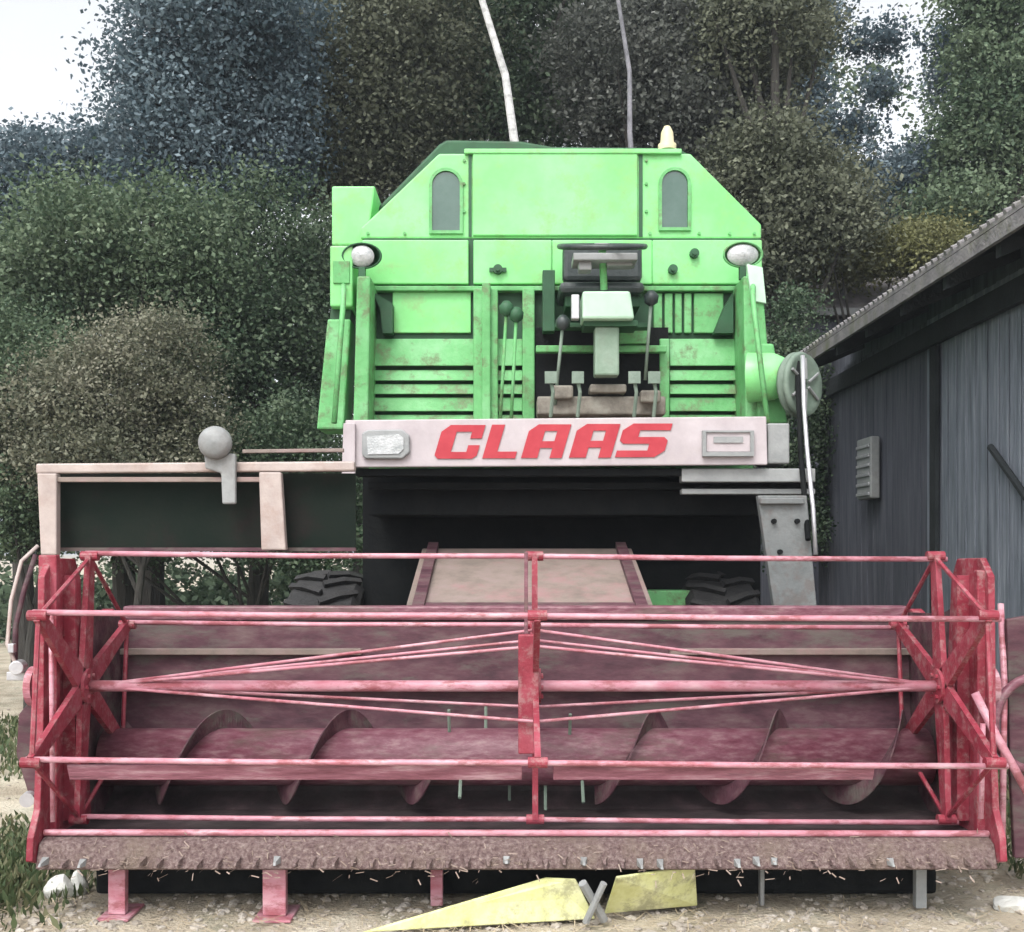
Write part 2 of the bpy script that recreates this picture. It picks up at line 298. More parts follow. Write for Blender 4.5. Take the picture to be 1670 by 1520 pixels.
for (x, y, xt, yt) in ((815, 640, 826, 505), (833, 640, 842, 515), (905, 600, 918, 528), (1052, 560, 1062, 488)):
    w = MB(); w.tube([P(x, y+60, 6.5), P(xt, yt, 6.42)], .010, 8); lv = w.build('lever', 'green_low' if x < 900 else 'dimgrey', H, smooth=True)
    w = MB(); w.lathe(P(xt, yt, 6.42), (0,0,1), [(-.04,.012),(-.02,.04),(.02,.045),(.05,.02),(.055,0)], 16); w.build('knob', 'green_dark' if x < 900 else 'seat', lv, smooth=True)
# platform floor and name board
w = MB(); a = P(565, 686, 6.03); c_ = P(1250, 692, 6.03); w.box(a.x, c_.x, 6.04, 6.9, c_.z-.05, c_.z); w.build('platform_floor', 'tan', H, .004)
YB = 6.0
w = MB(); w.prism([(563,685),(1250,679),(1252,758),(566,762)], YB, .035)
nb = w.build('name_board', 'white', H, .006)
w = MB(); w.prism([(560,690),(579,690),(579,776),(557,776)], YB-.03, .028); w.build('corner_plate', 'white', nb, .004)
def glyph(rows):
    n, m = len(rows), len(rows[0]); return [[c == '#' for c in r] for r in rows]
GL = {
'C': ['.c#########','c##########','####....###','####....###','####.......','####.......','####....###','####....###','###########','c#########c'],
'L': ['.####......','.####......','.####......','.####......','.####......','.####......','.####......','.####......','.##########','.##########'],
'A': ['..c########','.c#########','.####...###','.####...###','.####...###','.##########','.##########','.####...###','.####...###','.####...###'],
'S': ['.c#########','c##########','####.......','####.......','##########c','c##########','.......####','.......####','##########c','#########c.']}
def letter(ch, x0, x1, y0, y1, slant, Y):
    G = G2 = GL[ch]; R = len(G); K = len(G[0]); mb = MB(); idx = {}
    def V(i, j, back):
        key = (i, j, back)
        if key not in idx:
            fx = j/K; fy = i/R; x = x0+(x1-x0)*fx+slant*(1-fy)-slant/2; y = y0+(y1-y0)*fy
            p = P(x, y, Y); idx[key] = len(mb.v); mb.v.append((p.x, Y+(.006 if back else 0), p.z))
        return idx[key]
    on = lambda i, j: 0 <= i < R and 0 <= j < K and G[i][j] == '#'
    for i in range(R):
        for j in range(K):
            if G2[i][j] == 'c':
                for di, dj in ((1,1),(1,-1),(-1,1),(-1,-1)):
                    if on(i+di, j) and on(i, j+dj):
                        ci, cj = (i+1 if di > 0 else i), (j+1 if dj > 0 else j); oi, oj = (i if di > 0 else i+1), (j if dj > 0 else j+1)
                        a_, b2 = (ci, oj), (oi, cj); mb.f.append((V(ci,cj,0), V(*a_,0), V(*b2,0))); mb.f.append((V(*a_,0), V(*b2,0), V(*b2,1), V(*a_,1))); break
            if not on(i, j): continue
            mb.f.append((V(i,j,0), V(i+1,j,0), V(i+1,j+1,0), V(i,j+1,0)))
            for (di, dj, a, b_) in ((-1,0,(i,j),(i,j+1)), (1,0,(i+1,j),(i+1,j+1)), (0,-1,(i,j),(i+1,j)), (0,1,(i,j+1),(i+1,j+1))):
                if not on(i+di, j+dj): mb.f.append((V(*a,0), V(*b_,0), V(*b_,1), V(*a,1)))
    return mb
for ch, x0, x1 in (('C', 715, 784), ('L', 789, 848), ('A', 851, 924), ('A', 929, 1004), ('S', 1011, 1089)):
    letter(ch, x0, x1, 693-(x0-718)*.008, 748-(x0-718)*.008, 16, YB-.007).build('letter', 'letter', nb)
hl = MB(); hl.prism([(590,706),(600,701),(655,700),(668,710),(668,738),(656,748),(596,748),(590,742)], YB-.03, .03); h1 = hl.build('headlight', 'grey', nb, .008)
hl = MB(); hl.prism([(598,712),(650,708),(658,714),(658,732),(650,740),(600,741)], YB-.036, .006); hl.build('lens', 'lens', h1)
hl = MB()
for r in ((1146,1152,702,744), (1224,1230,702,744), (1152,1224,737,744)): hl.pbox(*r, YB-.03, .03)
hl.pbox(1152, 1224, 702, 705, YB-.03, .03)
h2 = hl.build('headlight', 'grey', nb)
hl = MB(); hl.pbox(1152.5, 1223.5, 705.5, 736.5, YB-.018, .016); hl.build('lens', 'white', h2)
hl = MB(); hl.pbox(1164, 1212, 712, 722, YB-.026, .007); hl.build('lamp_strip', 'grey', h2)
# frame right of and below the board
w = MB(); w.pbox(1252, 1288, 690, 756, 6.05, .3); w.build('step_box', 'grey', H, .01)
w = MB(); w.pbox(1112, 1330, 764, 786, 6.05, .1); w.pbox(1112, 1330, 797, 806, 6.1, .08); w.build('cross_rail', 'grey', H, .006)
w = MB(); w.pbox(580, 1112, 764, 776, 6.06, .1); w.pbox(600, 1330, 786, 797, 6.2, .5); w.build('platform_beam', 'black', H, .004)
w = MB(); w.prism([(1236,808),(1316,808),(1336,1030),(1268,1030)], 5.85, .06)
w.pbox(1240,1312,812,822,5.82,.03); w.build('support_plate', 'plategrey', H, .006)
for (x, y) in ((1262, 850), (1272, 900), (1300, 850)): w = MB(); w.cyl(P(x, y, 5.84), (0,1,0), .014, .03, 8); w.build('bolt', 'black', H)
# pulley, hub and belt on the right flank
pc = P(1304, 628, 6.35); pax = Vector((.9, -1, 0)).normalized(); w = MB()
w.lathe(pc, pax, [(-.035,.02),(-.03,.15),(-.04,.18),(-.015,.195),(-.005,.16),(.005,.16),(.015,.195),(.04,.18),(.03,.15),(.035,.02)], 40)
pu = w.build('belt_pulley', 'dimgrey', H, smooth=True)
w = MB()
for k in range(6):
    t = k*math.pi/3; u = Vector((0,0,1)); v = pax.cross(u); d = u*math.cos(t)+v*math.sin(t); w.tube([pc+pax*.045+d*.03, pc+pax*.04+d*.155], .009, 6)
w.build('spoke', 'grey', pu)
w = MB(); w.lathe(P(1262, 614, 6.40), (1,-.35,0), [(-.15,.15),(.0,.14),(.06,.11),(.10,.05),(.10,0)], 28); w.build('fan_hub', 'green', H, smooth=True)
w = MB(); w.prism([(1236,560),(1262,560),(1285,690),(1236,690)], 6.5, .3); w.build('drive_guard', 'green_low', H, .012)
w = MB(); w.tube([P(1309, 580, 6.2), P(1311, 660, 6.15), P(1316, 730, 6.05), P(1326, 830, 5.9), P(1330, 905, 5.85)], .013, 8); w.build('drive_belt', 'steel', H, smooth=True)
w = MB(); w.tube([P(1300, 590, 6.3), P(1306, 740, 6.1), P(1318, 880, 5.8)], .016, 8); w.build('hydraulic_hose', 'black', H, smooth=True)
# feeder house
w = MB(); a = P(655, 0, 5.3).x; c_ = P(1075, 0, 5.3).x
w.profile([(5.32,.35),(5.32,1.17),(6.5,1.52),(6.7,1.52),(6.7,.85)], a, c_); fh = w.build('feeder_house', 'tan', H, .01)
w = MB()
for x in (a+.04, c_-.1): w.profile([(5.34,1.178),(5.34,1.21),(6.5,1.56),(6.5,1.523)], x, x+.06)
w.profile([(5.34,1.18),(5.34,1.22),(5.42,1.245),(5.42,1.205)], a+.11, c_-.11); w.build('stiffener', 'trough', fh)
# wheels
def wheel(x, Y, R, wd, name='wheel'):
    c0 = Vector((x, Y, R)); t = MB(); hw = wd/2
    t.lathe(c0, (1,0,0), [(-hw*.7,R*.55),(-hw*.95,R*.7),(-hw,R*.86),(-hw*.82,R*.95),(0,R*.97),(hw*.82,R*.95),(hw,R*.86),(hw*.95,R*.7),(hw*.7,R*.55)], 48)
    for k in range(22):
        for sgn in (-1, 1):
            t0 = 2*math.pi*(k+(.5 if sgn > 0 else 0))/22
            p = [c0+Vector((xx, math.sin(t0+dt)*rr, math.cos(t0+dt)*rr)) for xx, dt, rr in ((0,0,R*1.0),(sgn*hw*.5,.10,R*.995),(sgn*hw*.92,.20,R*.95))]
            t.tube(p, .024, 4)
    wo_ = t.build('tyre', 'rubber', H)
    wo_.name = 'wheel'; r = MB()
    r.lathe(c0, (1,0,0), [(-hw*.72,R*.56),(-hw*.6,R*.5),(-hw*.3,R*.45),(-hw*.2,R*.15),(-hw*.3,0)], 32); r.lathe(c0, (1,0,0), [(hw*.72,R*.56),(hw*.6,R*.5),(hw*.3,R*.45),(hw*.2,R*.15),(hw*.3,0)], 32)
    r.build('rim', 'cream', wo_, smooth=True)
wheel(P(540, 0, 6.95).x, 6.95, .68, .46); wheel(P(1165, 0, 6.95).x, 6.95, .68, .46)
wheel(XL+.45, 10.6, .42, .3); wheel(XR-.45, 10.6, .42, .3)

# ---- header: trough, end sheets, auger, knife, frame
HX = 1.92
w = MB()
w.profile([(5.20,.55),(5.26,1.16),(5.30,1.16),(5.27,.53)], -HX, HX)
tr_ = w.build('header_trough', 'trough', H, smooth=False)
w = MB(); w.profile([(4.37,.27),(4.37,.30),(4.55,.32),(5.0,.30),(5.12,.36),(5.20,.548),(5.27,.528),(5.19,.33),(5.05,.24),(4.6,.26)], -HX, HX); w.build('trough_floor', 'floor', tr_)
w = MB(); w.profile([(4.365,.315),(4.365,.345),(4.31,.325),(4.28,.235),(4.30,.225),(4.335,.30)], -HX, HX); w.build('knife_back', 'crust', tr_, .004)
w = MB(); w.box(-HX+.12, HX-.12, 4.58, 5.1, .035, .235); w.build('under_header_shade', 'black', tr_, .02)  # added black box that supplies the dark shade under the header
w = MB(); w.box(-HX, HX, 5.14, 5.225, .84, .87); w.build('ledge', 'tan', tr_, .004)
w = MB(); w.box(-HX, -.75, 5.20, 5.245, 1.0, 1.03); w.build('ledge', 'tan', tr_, .004)
w = MB(); w.box(.75, HX, 5.20, 5.245, 1.0, 1.03); w.build('ledge', 'tan', tr_, .004)
w = MB(); w.box(-HX, HX, 5.24, 5.33, 1.165, 1.235); w.build('top_beam', 'auger', tr_, .01)
w = MB(); w.tube([(-HX, 4.36, .36), (HX, 4.36, .355)], .014, 8); w.build('knife_bar', 'redbar', tr_, .004)
n_f = 50
for k in range(n_f):
    x = -HX+.04+k*(2*HX-.08)/(n_f-1)+random.uniform(-.006,.006); w = MB(); q = 4.235+random.uniform(-.015,.03); z = .262+random.uniform(-.006,.006)
    w.add([(x-.014,4.29,z-.012),(x+.014,4.29,z-.012),(x+.005,q,z-.006),(x-.005,q,z-.006),(x-.013,4.29,z+.016),(x+.013,4.29,z+.016),(x+.004,q+.01,z+.004),(x-.004,q+.01,z+.004)],
          [(0,3,2,1),(4,5,6,7),(0,1,5,4),(1,2,6,5),(2,3,7,6),(3,0,4,7)]); w.build('knife_finger', 'grey' if random.random() < .2 else 'crust', tr_)
for sgn in (-1, 1):
    w = MB(); w.profile([(4.34,.24),(4.26,.27),(4.27,.36),(4.33,.46),(4.36,.8),(4.37,1.40),(4.45,1.475),(4.68,1.47),(4.74,1.38),(4.86,.30)], sgn*(HX+.002), sgn*(HX+.03))
    es = w.build('end_sheet', 'red', H, .004)
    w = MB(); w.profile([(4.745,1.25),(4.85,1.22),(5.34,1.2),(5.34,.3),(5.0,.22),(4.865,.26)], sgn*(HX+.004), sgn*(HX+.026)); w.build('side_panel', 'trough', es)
    w = MB(); w.box(sgn*HX-.03, sgn*HX+.03 if sgn < 0 else sgn*HX-.001, 4.42, 4.50, .33, 1.2) if False else w.profile([(4.55,.36),(4.60,.36),(4.60,1.40),(4.55,1.40)], sgn*(HX-.05), sgn*(HX+.001)); w.build('stiffener', 'red', es)
w = MB()
for q in range(420):
    x = random.uniform(-HX+.05, HX-.05); t = random.random(); y = 4.36-.10*t+random.uniform(-.02,.0); z = .345-.13*t+random.uniform(-.02,.02); a_ = random.random()*6.28; l = random.uniform(.012,.04)
    d = Vector((math.cos(a_)*l, -abs(random.gauss(0,.3))*l, math.sin(a_)*l*.7)); p = Vector((x, y-.012, z)); q_ = Vector((.0018, 0, .0018)); w.add([p-q_, p+q_, p+d+q_, p+d-q_], [(0,1,2,3)])
w.build('straw_remains', 'chaff', tr_, kind='stuff')
# auger with opposed flights
AY, AZ = 4.95, .555
w = MB(); w.cyl((0, AY, AZ), (1,0,0), .13, 2*HX-.06, 40); au = w.build('auger', 'auger', H, smooth=True)
for sgn in (-1, 1):
    w = MB(); n = 180; turns = 2.6; vs = []; fs = []
    for i in range(n+1):
        t = i/n; x = sgn*(HX-.06-t*(HX-.42)); a_ = sgn*t*turns*2*math.pi+.7
        for r, dx in ((.125, 0), (.215, 0), (.215, .006), (.125, .006)): vs.append((x+dx, AY+r*math.cos(a_), AZ+r*math.sin(a_)))
    for i in range(n):
        for j in range(4): fs.append((i*4+j, (i+1)*4+j, (i+1)*4+(j+1)%4, i*4+(j+1)%4))
    w.add(vs, fs); w.build('flight', 'trough', au)
for k in range(14):
    a_ = k*1.9; x = -.36+k*.055; w = MB(); w.tube([(x, AY+.12*math.cos(a_), AZ+.12*math.sin(a_)), (x, AY+.24*math.cos(a_), AZ+.24*math.sin(a_))], .008, 6); w.build('finger', 'dimgrey', au)
# ---- reel
RY, RZ, RR, RX = 4.6, .925, .56, 1.82
reel = thing('reel', Vector((0,0,0)), '', ''); del reel['label']; del reel['category']; 
w = MB(); w.cyl((0, RY, RZ), (1,0,0), .024, 2*RX+.1, 20)
bpy.data.objects.remove(reel); reel = w.build('reel', 'redbar', H, smooth=True)
angs = [math.radians(96+60*k) for k in range(6)]
for k, a_ in enumerate(angs):
    y = RY-RR*math.cos(a_); z = RZ+RR*math.sin(a_); w = MB()
    bend = .004
    w.tube([(-RX-.05, y, z+.012), (-RX*.5, y, z+.005-bend), (0, y, z), (RX*.5, y, z-.006-bend), (RX+.05, y, z-.014)], .0115, 12)
    w.build('reel_bar', 'redbar', reel, smooth=True)
w = MB(); a_ = angs[4]; y = RY-RR*math.cos(a_); z = RZ+RR*math.sin(a_)
for x0, x1 in ((-RX+.1, .02), (.14, RX-.45)): w = MB(); w.add([(x0,y+.01,z-.012),(x1,y+.01,z-.012),(x1,y+.038,z-.075),(x0,y+.038,z-.075),(x0,y+.022,z-.01),(x1,y+.022,z-.01),(x1,y+.050,z-.07),(x0,y+.050,z-.07)], [(0,3,2,1),(4,5,6,7),(0,1,5,4),(1,2,6,5),(2,3,7,6),(3,0,4,7)]); w.build('bat_board', 'batpink', reel, .003)
def spider(x, th, m, kind):
    w = MB()
    for a_ in angs:
        d = Vector((0, -math.cos(a_), math.sin(a_))); c0 = Vector((x, RY, RZ)); sd_ = d.cross(Vector((1,0,0)))
        w.add([c0+d*.03-sd_*.05-Vector((th,0,0)), c0+d*.03+sd_*.05-Vector((th,0,0)), c0+d*RR+sd_*.026-Vector((th,0,0)), c0+d*RR-sd_*.026-Vector((th,0,0)),
               c0+d*.03-sd_*.05+Vector((th,0,0)), c0+d*.03+sd_*.05+Vector((th,0,0)), c0+d*RR+sd_*.026+Vector((th,0,0)), c0+d*RR-sd_*.026+Vector((th,0,0))],
              [(0,3,2,1),(4,5,6,7),(0,1,5,4),(1,2,6,5),(2,3,7,6),(3,0,4,7)])
    if kind:                                         # rim joining the arm ends
        for k in range(6):
            a0, a1 = angs[k], angs[(k+1)%6]; p = lambda q, r: Vector((x, RY-r*math.cos(q), RZ+r*math.sin(q)))
            w.tube([p(a0, RR*.99), p(a1, RR*.99)], .010, 6)
    w.cyl((x, RY, RZ), (1,0,0), .075, .05, 24)
    for a_ in angs: w.cyl((x, RY-RR*math.cos(a_), RZ+RR*math.sin(a_)), (1,0,0), .021, .075, 14)
    for k in range(6): w.cyl((x, RY-.05*math.cos(k*1.047), RZ+.05*math.sin(k*1.047)), (1,0,0), .009, .07, 6)
    return w.build('spider', m, reel)
spider(-RX-.03, .012, 'red', True); spider(RX+.0, .012, 'red', True); spider(.08, .012, 'red', False)
w = MB(); w.pbox(838, 872, 1035, 1230, 4.42, .05); w.build('centre_arm', 'red', reel, .006)
w = MB(); w.pbox(848, 854, 900, 1035, 4.50, .03); w.build('centre_strap', 'auger', reel, .003)
for a_ in (math.radians(90), math.radians(210), math.radians(330), math.radians(50), math.radians(130)):
    d = Vector((0, -math.cos(a_), math.sin(a_)))*.24; c0 = Vector((.08, RY, RZ)); w = MB()
    w.tube([(-RX, RY, RZ), c0+d, (RX, RY, RZ)], .007, 8); w.build('truss_rod', 'redbar', reel, smooth=True)
# reel arms beside the end sheets
for sgn in (-1, 1):
    w = MB(); x = sgn*(HX+.075)
    w.profile([(4.52,.86),(4.52,.98),(4.7,1.02),(5.3,1.22),(5.36,1.20),(5.36,1.12),(4.72,.90)], x-.03, x+.03); w.build('reel_arm', 'red', H, .006)
    w = MB(); w.tube([(x, 4.6, .92), (x+sgn*.02, 4.75, .55), (x, 4.95, .35)], .022, 10); w.build('hydraulic_ram', 'redbar', H, smooth=True)
    w = MB(); w.cyl((x+sgn*.05, 4.6, RZ), (1,0,0), .085, .03, 24); w.build('bearing', 'redbar', H)
for o in C.objects:
    if o.parent is H and o.name.split('.')[0] in ('header_trough','end_sheet','crop_divider','auger','reel'): o.location.x += .018
# upright plates inside the ends (red posts seen in front of the sheets)
for (xa, xb, y0, y1, Y) in ((62, 92, 905, 1360, 4.42), (1594, 1612, 930, 1365, 4.40)):
    w = MB(); w.pbox(xa, xb, y0, y1, Y, .04); w.build('end_post', 'red', H, .006)
w = MB(); w.tube([P(83, 1000, 4.36), P(86, 1340, 4.33)], .010, 8); w.build('adjuster_rod', 'redbar', H, smooth=True)
w = MB(); w.tube([P(1603, 1180, 4.33), P(1600, 1335, 4.30)], .011, 8); w.build('adjuster_rod', 'redbar', H, smooth=True)
w = MB(); w.tube([P(1590, 1130, 4.38), P(1625, 1200, 4.32), P(1680, 1300, 4.25)], .018, 8); w.build('diagonal_strut', 'redbar', H, smooth=True)
w = MB(); w.tube([P(1632, 985, 4.7), P(1638, 1120, 4.6), P(1634, 1400, 4.4)], .014, 8); w.build('guard_rod', 'redbar', H, smooth=True)
w = MB(); w.prism([(1642,1010),(1700,1000),(1720,1400),(1655,1400),(1648,1250)], 4.62, .03); w.build('drive_cover', 'trough', H, .006)
w = MB(); w.torus(P(1690, 1180, 4.58), (.2,-1,0), .2, .02, 36, 8); w.build('drive_wheel', 'auger', H, smooth=True)
# left flank: hose, clamp, brace
w = MB(); w.tube([P(62, 890, 4.8), P(35, 915, 4.75), P(18, 980, 4.7), P(12, 1050, 4.65), P(28, 1090, 4.6)], .009, 8); w.build('hydraulic_hose', 'cream', H, smooth=True)
w = MB(); w.tube([P(58, 905, 4.85), P(40, 960, 4.8), P(26, 1020, 4.75), P(24, 1085, 4.65)], .012, 8); w.build('hydraulic_hose', 'trough', H, smooth=True)
w = MB(); w.cyl(P(30, 1088, 4.58), (.2,-1,0), .03, .08, 16); w.pbox(12, 22, 1050, 1065, 4.6, .03); w.pbox(10, 64, 1096, 1110, 4.6, .06); w.build('hose_coupling', 'steel', H, .004)
w = MB(); w.prism([(30,1165),(68,1120),(68,1300),(44,1290),(26,1230)], 4.66, .03); w.build('drive_cover', 'trough', H, .006)
w = MB(); w.cyl(P(46, 1303, 4.5), (.2,-1,0), .03, .05, 14); w.build('wing_nut', 'steel', H)
# rear frame with shield and side lamp, left of the feeder
YF = 5.05
w = MB(); w.prism([(58,756),(578,752),(578,768),(58,772)], YF, .06); fr_ = w.build('rear_frame_rail', 'cream', H, .008)
w = MB(); w.prism([(395,733),(560,731),(560,737),(395,739)], YF+.5, .03); w.prism([(90,778),(430,778),(430,786),(90,786)], YF-.01, .02); w.build('rear_rail', 'tan', fr_, .003)
for pts in ([(60,772),(92,772),(92,905),(66,905)], [(422,770),(458,770),(466,897),(426,897)]):
    w = MB(); w.prism(pts, YF-.02, .05); w.build('post', 'cream', fr_, .006)
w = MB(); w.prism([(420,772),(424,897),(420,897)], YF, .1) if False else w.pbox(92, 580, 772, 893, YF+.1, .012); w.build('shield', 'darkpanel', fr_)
w = MB(); w.pbox(92, 580, 893, 899, YF+.08, .03); w.build('shield_edge', 'trough', fr_)
w = MB(); c_ = P(351, 722, YF-.06); w.lathe(c_, (.15,-1,0), [(-.06,.02),(-.05,.06),(.0,.078),(.02,.072),(.035,.05),(.04,0)], 28); sl = w.build('side_lamp', 'grey', fr_, smooth=True)
w = MB(); w.prism([(332,735),(384,740),(384,822),(362,822),(360,772),(334,764)], YF-.045, .03); w.build('lamp_bracket', 'steel', sl, .008) if False else w.build('lamp_bracket', 'grey', fr_, .008)
# skid legs under the knife
for (x0, x1, y1, m) in ((176, 204, 1498, 'redbar'), (428, 466, 1500, 'redbar'), (702, 722, 1484, 'redbar'), (1240, 1247, 1470, 'grey'), (1494, 1512, 1488, 'grey')):
    Yf = 1.5*F/(y1-900)*1.0; Yf = min(Yf, 4.5); a = P(x0, 1410, Yf); c_ = P(x1, 1410, Yf)
    w = MB(); w.box(a.x, c_.x, Yf, Yf+.04, .015, .27); w.add([(a.x-.03,Yf-.05,0.002),(c_.x+.03,Yf-.05,0.002),(c_.x+.03,Yf+.15,.002),(a.x-.03,Yf+.15,.002),(a.x-.03,Yf-.05,.014),(c_.x+.03,Yf-.05,.014),(c_.x+.03,Yf+.15,.014),(a.x-.03,Yf+.15,.014)],[(0,3,2,1),(4,5,6,7),(0,1,5,4),(1,2,6,5),(2,3,7,6),(3,0,4,7)]) if x1-x0 > 20 else None
    w.build('skid_leg', m, H, .004)

# ---------------------------------------------------------------- yellow boards lying in front of the knife
def slab(name, pts, m, th, label, cat):              # pts: world points of the upper face
    p = [Vector(q) for q in pts]; n = len(p); nrm = (p[1]-p[0]).cross(p[2]-p[0]).normalized()
    if nrm.z < 0: nrm = -nrm
    w = MB(); w.add(p+[q-nrm*th for q in p], [tuple(range(n)), tuple(range(2*n-1, n-1, -1))]+[(i, i+n, (i+1)%n+n, (i+1)%n) for i in range(n)])
    o = w.build(name, m, None, .006, origin=sum(p, Vector())/n); o['label'] = label; o['category'] = cat; return o
def gp(x, y, z): Y = (EYE-z)*F/(y-HY); return Vector(((x-CX)/F*Y, Y, z))
slab('crop_lifter_board', [gp(590,1519,.02), gp(1075-105,1497,.02), gp(938,1432,.19), gp(890,1430,.19)], 'yellow', .014, 'larger yellow wedge board with long pointed end lying under the header', 'board')
slab('yellow_board', [gp(985,1487,.03), gp(1136,1474,.03), gp(1132,1410,.22), gp(1004,1428,.22)], 'yellow', .014, 'short four cornered yellow board propped right of the pointed one', 'board')
w = MB(); w.tube([gp(950,1440,.2), gp(985,1500,.03)], .018, 8); w.tube([gp(985,1440,.2), gp(955,1505,.03)], .014, 8)
o = w.build('bent_iron_bracket', 'grey', None, origin=gp(968,1505,0)); o['label'] = 'grey crossed iron bracket between the two yellow boards'; o['category'] = 'bracket'
# ---------------------------------------------------------------- stones
def rock(loc, s, seed, label):
    import bmesh
    bm = bmesh.new(); bmesh.ops.create_icosphere(bm, subdivisions=3, radius=1); r = random.Random(seed); 
    pl = [(Vector((r.uniform(-1,1), r.uniform(-1,1), r.uniform(-.6,1))).normalized(), r.uniform(.55,.85)) for _ in range(14)]
    for v in bm.verts:
        for n_, d in pl:
            k = v.co.dot(n_)
            if k > d: v.co -= n_*(k-d)
        v.co = Vector((v.co.x*s[0], v.co.y*s[1], v.co.z*s[2]+s[2]*.6))
    me = bpy.data.meshes.new('stone'); bm.to_mesh(me); bm.free(); me.materials.append(M['stone'])
    o = bpy.data.objects.new('pale_stone', me); C.objects.link(o); o.location = loc; o['label'] = label; o['category'] = 'stone'
rock(gp(100,1462,0), (.08,.06,.06), 3, 'white block of stone left of the red skid leg')
rock(gp(130,1458,0), (.045,.04,.07), 5, 'smaller upright white stone touching the white block')
rock(gp(1650,1482,0), (.10,.07,.04), 8, 'flat pale slab of stone at the foot of the shed side')

# ---------------------------------------------------------------- shed on the right
S = thing('plank_shed', Vector((3.45, 8.5, 0)), 'dark blue grey plank shed with a low overhanging roof right of the harvester', 'shed')
WX, Y0, Y1, WZ = 3.45, 4.2, 12.0, 3.42
w = MB(); y = Y0; k = 0
w2 = MB(); w3 = MB()
while y < Y1:
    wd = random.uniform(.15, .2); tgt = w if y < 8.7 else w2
    dx = random.uniform(0, .012); tgt.box(WX+dx, WX+.03+dx, y, y+wd-.006, .04, WZ)
    if y < 8.7 : w3.box(WX-.009+dx, WX-.001, y+wd-.022, y+wd+.015, .04, WZ)
    y += wd
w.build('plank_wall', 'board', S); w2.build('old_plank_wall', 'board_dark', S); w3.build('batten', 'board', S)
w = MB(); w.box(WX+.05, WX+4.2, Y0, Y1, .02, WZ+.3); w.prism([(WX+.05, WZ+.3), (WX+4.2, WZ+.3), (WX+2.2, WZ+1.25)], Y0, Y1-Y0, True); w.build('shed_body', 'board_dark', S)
EX, EZ = 2.93, 3.42                                    # eave edge
slope = .42
def roofslab(x0, z0, x1, z1, th, y0, y1):
    return [(x0,y0,z0),(x1,y0,z1),(x1,y1,z1),(x0,y1,z0),(x0,y0,z0-th),(x1,y0,z1-th),(x1,y1,z1-th),(x0,y1,z0-th)], [(0,1,2,3),(4,7,6,5),(0,4,5,1),(1,5,6,2),(2,6,7,3),(3,7,4,0)]
RXR = 5.65; RZR = EZ+.09+(RXR-EX)*slope
w = MB(); w.add(*roofslab(EX, EZ+.09, RXR, RZR, .03, 3.9, 10.9)); w.add(*roofslab(RXR, RZR, 8.4, RZR-(8.4-RXR)*slope, .03, 3.9, 10.9))
for k in range(64):                                   # corrugation ends
    yy = 3.95+k*.11; w.tube([(EX-.005, yy, EZ+.095), (RXR, yy, RZR+.005)], .022, 6)
rf = w.build('roof', 'roof', S)
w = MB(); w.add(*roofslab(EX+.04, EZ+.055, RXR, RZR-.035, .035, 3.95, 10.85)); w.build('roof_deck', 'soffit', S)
w = MB(); w.box(EX+.0, EX+.03, 3.93, 10.87, EZ-.04, EZ+.055); w.build('fascia', 'roof', rf)
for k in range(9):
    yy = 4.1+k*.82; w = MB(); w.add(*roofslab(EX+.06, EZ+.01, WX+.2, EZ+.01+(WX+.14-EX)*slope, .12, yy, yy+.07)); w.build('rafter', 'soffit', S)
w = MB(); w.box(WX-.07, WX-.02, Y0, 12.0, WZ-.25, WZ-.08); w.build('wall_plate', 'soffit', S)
# diagonal brace and posts on the wall
w = MB(); w.tube([(WX-.04, 7.65, 2.25), (WX-.04, 6.0, 1.05)], .025, 6); w.build('brace_pole', 'soffit', S)
w = MB(); w.box(WX-.05, WX-.019, 8.62, 8.74, .03, WZ-.26); w.build('corner_post', 'soffit', S)
# meter box with ribs hanging on the old wall
mb_ = P(1395, 768, 10.3); w = MB(); w.box(WX-.11, WX-.02, 10.0, 10.4, 2.0, 2.58); o = w.build('meter_box', 'grey', None, .015, origin=Vector((WX-.1,10.25,1.98)))
o['label'] = 'pale grey ribbed box hung on the dark shed wall'; o['category'] = 'wall box'
for k in range(6):
    w = MB(); w.box(WX-.125, WX-.108, 10.02, 10.38, 2.03+k*.09, 2.06+k*.09); w.build('rib', 'steel', o, .004)
# small building behind
B = thing('outbuilding', P(1380, 900, 14.5)*1.0-Vector((0,0,1.5)), 'low outbuilding with a mossy grey roof behind the plank shed', 'outbuilding')
a = P(1262, 480, 14.0); c_ = P(1540, 425, 14.0); w = MB(); w.box(a.x, 7.0, 14.1, 17.9, 0.02, P(0,502,13.9).z-.1); w.build('wall', 'board_dark', B)
ze = P(0, 502, 13.9).z; zr = P(0, 438, 15.0).z
w = MB(); w.add([(a.x-.2,13.9,ze),(7.4,13.9,ze),(7.4,15.0,zr+.25),(a.x-.2,15.0,zr-.12),(a.x-.2,13.9,ze-.08),(7.4,13.9,ze-.08),(7.4,15.0,zr+.17),(a.x-.2,15.0,zr-.2)], [(0,1,2,3),(4,7,6,5),(0,4,5,1),(1,5,6,2),(2,6,7,3),(3,7,4,0)])
w.build('roof', 'mossroof', B)
w = MB(); w.add([(a.x-.2,15.0,zr-.12),(7.4,15.0,zr+.25),(7.4,18,zr-1.6),(a.x-.2,18,zr-1.8)], [(0,1,2,3)]); w.build('rear_roof', 'mossroof', B)
w = MB(); w.box(a.x-.2, 7.4, 13.85, 13.9, ze-.10, ze-.01); w.build('gutter', 'grey', B)

